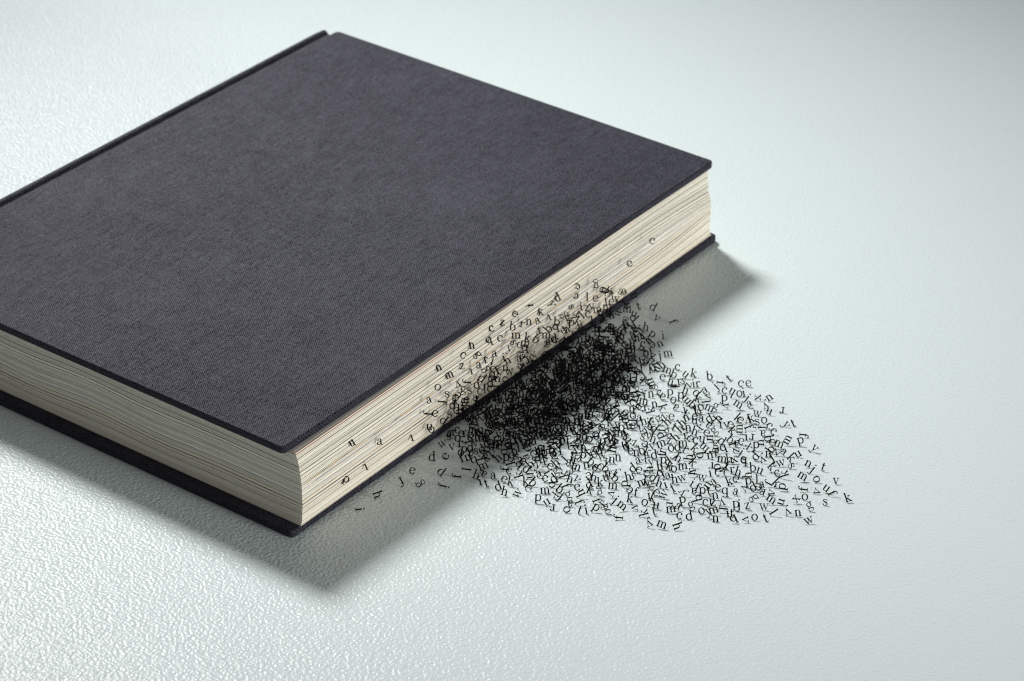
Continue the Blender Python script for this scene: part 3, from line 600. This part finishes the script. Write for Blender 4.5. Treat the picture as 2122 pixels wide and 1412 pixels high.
G = {
 'a': [spl([(.17, .76, .05), (.22, .92, .04), (.42, .97, .05), (.60, .86, .085), (.64, .62, TH)], 3) + [(.64, .25, TH), (.70, .07, .06), (.80, .02, .045), (.93, .07, TN)],
       spl([(.64, .58, TN), (.38, .50, .045), (.14, .36, .075), (.11, .18, .09), (.22, .03, .06), (.42, .03, .05), (.64, .22, TN)], 3), dot(.2, .74, .11)],
 'b': [ln(.2, 1.5, .2, .02), flag(.2, 1.47), arc(.53, .48, .40, .48, 152, -152, 18)],
 'c': [arc(.52, .48, .42, .49, 48, 318, 18), dot(.77, .74, .115)],
 'd': [ln(.82, 1.5, .82, .04), flag(.82, 1.47), sf(.8, 1.02, .035), arc(.48, .48, .40, .48, 28, 332, 18)],
 'e': [arc(.5, .49, .41, .49, 6, 322, 20), ln(.13, .53, .9, .53, .038)],
 'f': [ln(.3, 0, .3, 1.1) + [(.34, 1.3, .08), (.46, 1.46, .05), (.62, 1.46, .045)], dot(.68, 1.37, .11), sf(.06, .60, .035), sf(.06, .6, .95)],
 'g': [arc(.42, .64, .31, .32, 0, 360, 18, .08), spl([(.26, .37, TN), (.13, .24, .05), (.22, .11, .075), (.55, .08, .08), (.82, -.03, .07), (.84, -.22, .06), (.62, -.40, .045), (.34, -.42, .045), (.1, -.30, .05), (.12, -.1, .045), (.3, .06, TN)], 3),
       spl([(.62, .86, TN), (.74, .97, .045), (.84, .97, .05)], 2), dot(.86, .93, .085)],
 'h': [ln(.2, 1.5, .2, .0), flag(.2, 1.47), arch(.2, .58), sf(.0, .42, .035), sf(.57, 1.0, .035)],
 'i': [ln(.26, .97, .26, 0), flag(.26, .94), sf(.03, .5, .035), dot(.25, 1.34, .115)],
 'j': [ln(.3, .97, .3, -.1) + [(.27, -.28, .08), (.16, -.42, .05), (.02, -.43, .045)], dot(-.03, -.35, .1), flag(.3, .94), dot(.29, 1.34, .115)],
 'k': [ln(.2, 1.5, .2, 0), flag(.2, 1.47), sf(.0, .42, .035), ln(.2, .36, .74, .93, .04), sf(.52, .95, .945), ln(.4, .56, .82, .04, .09), sf(.58, 1.02, .035)],
 'l': [ln(.26, 1.5, .26, 0), flag(.26, 1.47), sf(.02, .5, .035)],
 'm': [ln(.2, .97, .2, 0), flag(.2, .94), arch(.2, .54), arch(.74, .54), sf(.0, .42, .035), sf(.54, .95, .035), sf(1.08, 1.5, .035)],
 'n': [ln(.2, .97, .2, 0), flag(.2, .94), arch(.2, .58), sf(.0, .42, .035), sf(.57, 1.0, .035)],
 'o': [arc(.5, .485, .41, .485, 0, 360, 22)],
 'p': [ln(.2, .97, .2, -.42), flag(.2, .94), arc(.53, .48, .40, .48, 152, -152, 18), sf(-.02, .46, -.395)],
 'q': [ln(.82, .97, .82, -.42), arc(.48, .48, .40, .48, 28, 332, 18), sf(.58, 1.06, -.395), ln(.82, .9, .87, .99, .05)],
 'r': [ln(.22, .97, .22, 0), flag(.22, .94), spl([(.22, .6, TN), (.34, .85, .04), (.5, .96, .05), (.64, .94, .06)], 3), dot(.68, .85, .115), sf(.0, .5, .035)],
 's': [spl([(.68, .68, .04), (.62, .88, .042), (.4, .96, .05), (.18, .86, .075), (.18, .66, .09), (.42, .53, .1), (.68, .38, .09), (.71, .16, .075), (.5, .01, .05), (.26, .05, .042), (.13, .3, .04)], 3), ln(.69, .66, .69, .96, .035), ln(.125, .02, .125, .34, .035)],
 't': [ln(.3, 1.3, .3, .25) + [(.33, .08, .08), (.44, .02, .05), (.58, .05, .045), (.66, .22, TN)], sf(.06, .64, .95)],
 'u': [ln(.2, .97, .2, .35) + spl([(.2, .35, TH), (.25, .12, .08), (.42, .025, .055), (.6, .08, .045), (.78, .3, TN)], 3)[1:], flag(.2, .94), ln(.78, .97, .78, .03), flag(.78, .94), sf(.76, .99, .035)],
 'v': [ln(.14, .95, .5, .02, .09), ln(.47, .02, .84, .95, .04), sf(-.02, .4, .945), sf(.62, 1.02, .945)],
 'w': [ln(.14, .95, .44, .02, .085), ln(.42, .02, .74, .92, .038), ln(.66, .95, .98, .02, .085), ln(.95, .02, 1.28, .95, .038), sf(-.02, .38, .945), sf(.5, .86, .945), sf(1.1, 1.44, .945)],
 'x': [ln(.14, .94, .84, .03, .09), ln(.13, .03, .83, .94, .038), sf(-.02, .38, .945), sf(.62, 1.0, .945), sf(-.02, .36, .035), sf(.6, 1.02, .035)],
 'y': [ln(.14, .95, .5, .08, .09), [(.84, .95, .04), (.5, .04, .04), (.36, -.28, .04), (.25, -.42, .045), (.12, -.43, .045)], dot(.08, -.35, .105), sf(-.02, .4, .945), sf(.62, 1.02, .945)],
 'z': [sf(.1, .82, .93), sf(.08, .84, .035), ln(.74, .93, .16, .04, .09), ln(.12, .96, .12, .68, .036), ln(.81, .0, .81, .32, .036)],
}
XH = 0.205                            # x-height in cm
DEPTH = 0.014

def glyph_arrays(ch):
    V, F = [], []
    for si, st in enumerate(G[ch]):
        st = [tuple(map(float, p)) for p in st]
        n = len(st); b = len(V); L_, R_ = [], []
        for i in range(n):
            p0 = np.array(st[max(0, i - 1)][:2]); p1 = np.array(st[min(n - 1, i + 1)][:2])
            d = p1 - p0; d = d / (np.linalg.norm(d) + 1e-9); nn = np.array((-d[1], d[0]))
            p = np.array(st[i][:2]); w = st[i][2]
            L_.append(p + nn * w); R_.append(p - nn * w)
        zf = DEPTH / XH / 2 + 0.004 * si
        for q in range(n):
            V += [(*L_[q], zf), (*R_[q], zf), (*R_[q], -zf), (*L_[q], -zf)]
        for q in range(n - 1):
            a = b + 4 * q; c = a + 4
            F += [(a, a + 1, c + 1, c), (a + 1, a + 2, c + 2, c + 1), (a + 2, a + 3, c + 3, c + 2), (a + 3, a, c, c + 3)]
        F += [(b, b + 3, b + 2, b + 1), (b + 4 * n - 4, b + 4 * n - 3, b + 4 * n - 2, b + 4 * n - 1)]
    V = np.array(V)
    mid = (V[:, :2].min(0) + V[:, :2].max(0)) / 2
    V[:, :2] -= mid
    return V * XH, F

GLYPH = {ch: glyph_arrays(ch) for ch in G}
R3 = np.array(VIEW).T                  # columns: right, up, back
LEAN = math.radians(9)                # the letters lean back further than upright, towards lying down
R3L = R3 @ np.array(((1, 0, 0), (0, math.cos(LEAN), math.sin(LEAN)), (0, -math.sin(LEAN), math.cos(LEAN))))

def facing(rng, ang, embedded):
    """Letters tumble out of the pages with their faces towards the open side of the table, each tipped a little its own way."""
    a = math.radians(ang); ca, sa = math.cos(a), math.sin(a)
    rz = np.array(((ca, -sa, 0), (sa, ca, 0), (0, 0, 1)))
    if embedded:                       # half out from between two leaves: the letter's plane holds the page line
        nx = np.array((0.70, -0.27, 0.66)); nx /= np.linalg.norm(nx); up = R3[:, 1] - nx * nx.dot(R3[:, 1]); up /= np.linalg.norm(up)
        B = np.stack((np.cross(up, nx), up, nx), 1)
    else:
        tx, ty = rng.gauss(0, 0.08), rng.gauss(0, 0.08)
        B = R3L @ np.array(((1, 0, ty), (0, 1, tx), (-ty, -tx, 1.0)))
        q, r = np.linalg.qr(B); B = q * np.sign(np.diag(r))
    return B @ rz

SLIDE = np.array((0.9700, -1.3470, 1.0))
def settle(V, B, p, x0=0.95, top=0.36):
    """A letter near the table comes to rest on it: its lowest point touches the surface."""
    p = np.array(p)
    if p[0] > x0 and p[2] < top:
        p = p + SLIDE * (0.003 - (p[2] + (V @ B.T)[:, 2].min()))
    return p

def parse(s):
    o = []
    for w in s.split():
        v = w[1:].split(',')
        o.append((w[0], int(v[0]) / 100, int(v[1]) / 100, int(v[2]) / 100, int(v[3]), len(v) > 4))
    return o
LOOSE = parse(SINGLE)
PILE = parse(HEAP)

rng = random.Random(3)
pos_all = np.array([(l[1], l[2], l[3]) for l in LOOSE + PILE]) - np.array(CAM_POS)
q = pos_all @ np.array(VIEW).T
view = np.stack((q[:, 0] / -q[:, 2], q[:, 1] / -q[:, 2]), 1) * 1000
chars = [l[0] for l in LOOSE + PILE]

def turn(a):
    a = (a + 180) % 360 - 180
    if abs(a) <= 7: return 'upright'
    if abs(a) >= 155: return 'upside-down'
    if abs(a) > 62 and abs(a) < 118: return 'sideways'
    if abs(a) <= 62: return 'forward-leaning' if a < 0 else 'backward-leaning'
    return 'toppled'

used = set()
meshes = {}
for ch, (V, F) in GLYPH.items():
    m = bpy.data.meshes.new('letter'); m.from_pydata([tuple(v * CM) for v in V.tolist()] if False else [tuple(c * CM for c in v) for v in V.tolist()], [], F)
    m.materials.append(M_INK); m.update(); meshes[ch] = m

for i, (ch, x, y, z, ang, emb) in enumerate(LOOSE):
    o = bpy.data.objects.new('letter', meshes[ch])
    COL.objects.link(o)
    B = facing(rng, ang, emb)
    M = Matrix([list(r) for r in B]).to_4x4(); M.translation = Vector(settle(GLYPH[ch][0], B, (x, y, z))) * CM
    o.matrix_world = M
    d = view - view[i]
    near = sorted((float(np.hypot(*d[k])), k) for k in range(len(chars)) if k != i)
    near = [k for _, k in near[:7]]
    def side(k):
        dx, dy = d[k]
        return 'above' if dy < -abs(dx) * 0.8 else ('below' if dy > abs(dx) * 0.8 else 'beside')
    if emb: where = 'slipping out between the pages'
    elif x < 1.01 and z > 0.45: where = 'before the page edges'
    else: where = ''
    head = f'{turn(ang)} black letter {ch}'
    for n in (1, 2, 3, 4, 5, 6):
        ks = near[:n]
        bits = [f'{side(k)} letter {chars[k]}' if j == 0 else (f'{side(k)} {chars[k]}' if side(k) != side(ks[j - 1]) else chars[k]) for j, k in enumerate(ks)]
        tail = bits[0] if n == 1 else ', '.join(bits[:-1]) + ' and ' + bits[-1]
        lab = f'{head} {where} {tail}'.replace('  ', ' ')
        if lab not in used and n >= 2: break
    used.add(lab)
    o['label'] = lab
    o['category'] = 'letter'
    o['group'] = 'black letters spilling out of the book'

VV, FF, b = [], [], 0
for ch, x, y, z, ang, emb in PILE:
    V, F = GLYPH[ch]
    B = facing(rng, ang, emb)
    VV.append(V @ B.T + settle(V, B, (x, y, z), top=0.27))
    FF += [tuple(k + b for k in f) for f in F]
    b += len(V)
VV = np.concatenate(VV) * CM
m = bpy.data.meshes.new('tangled_letters'); m.from_pydata(VV.tolist(), [], FF); m.update()
pile = link('tangled_letters', m, M_INK)
pile['kind'] = 'stuff'
pile['label'] = 'dense black tangle of overlapping letters against the open side of the book'
pile['category'] = 'letters'
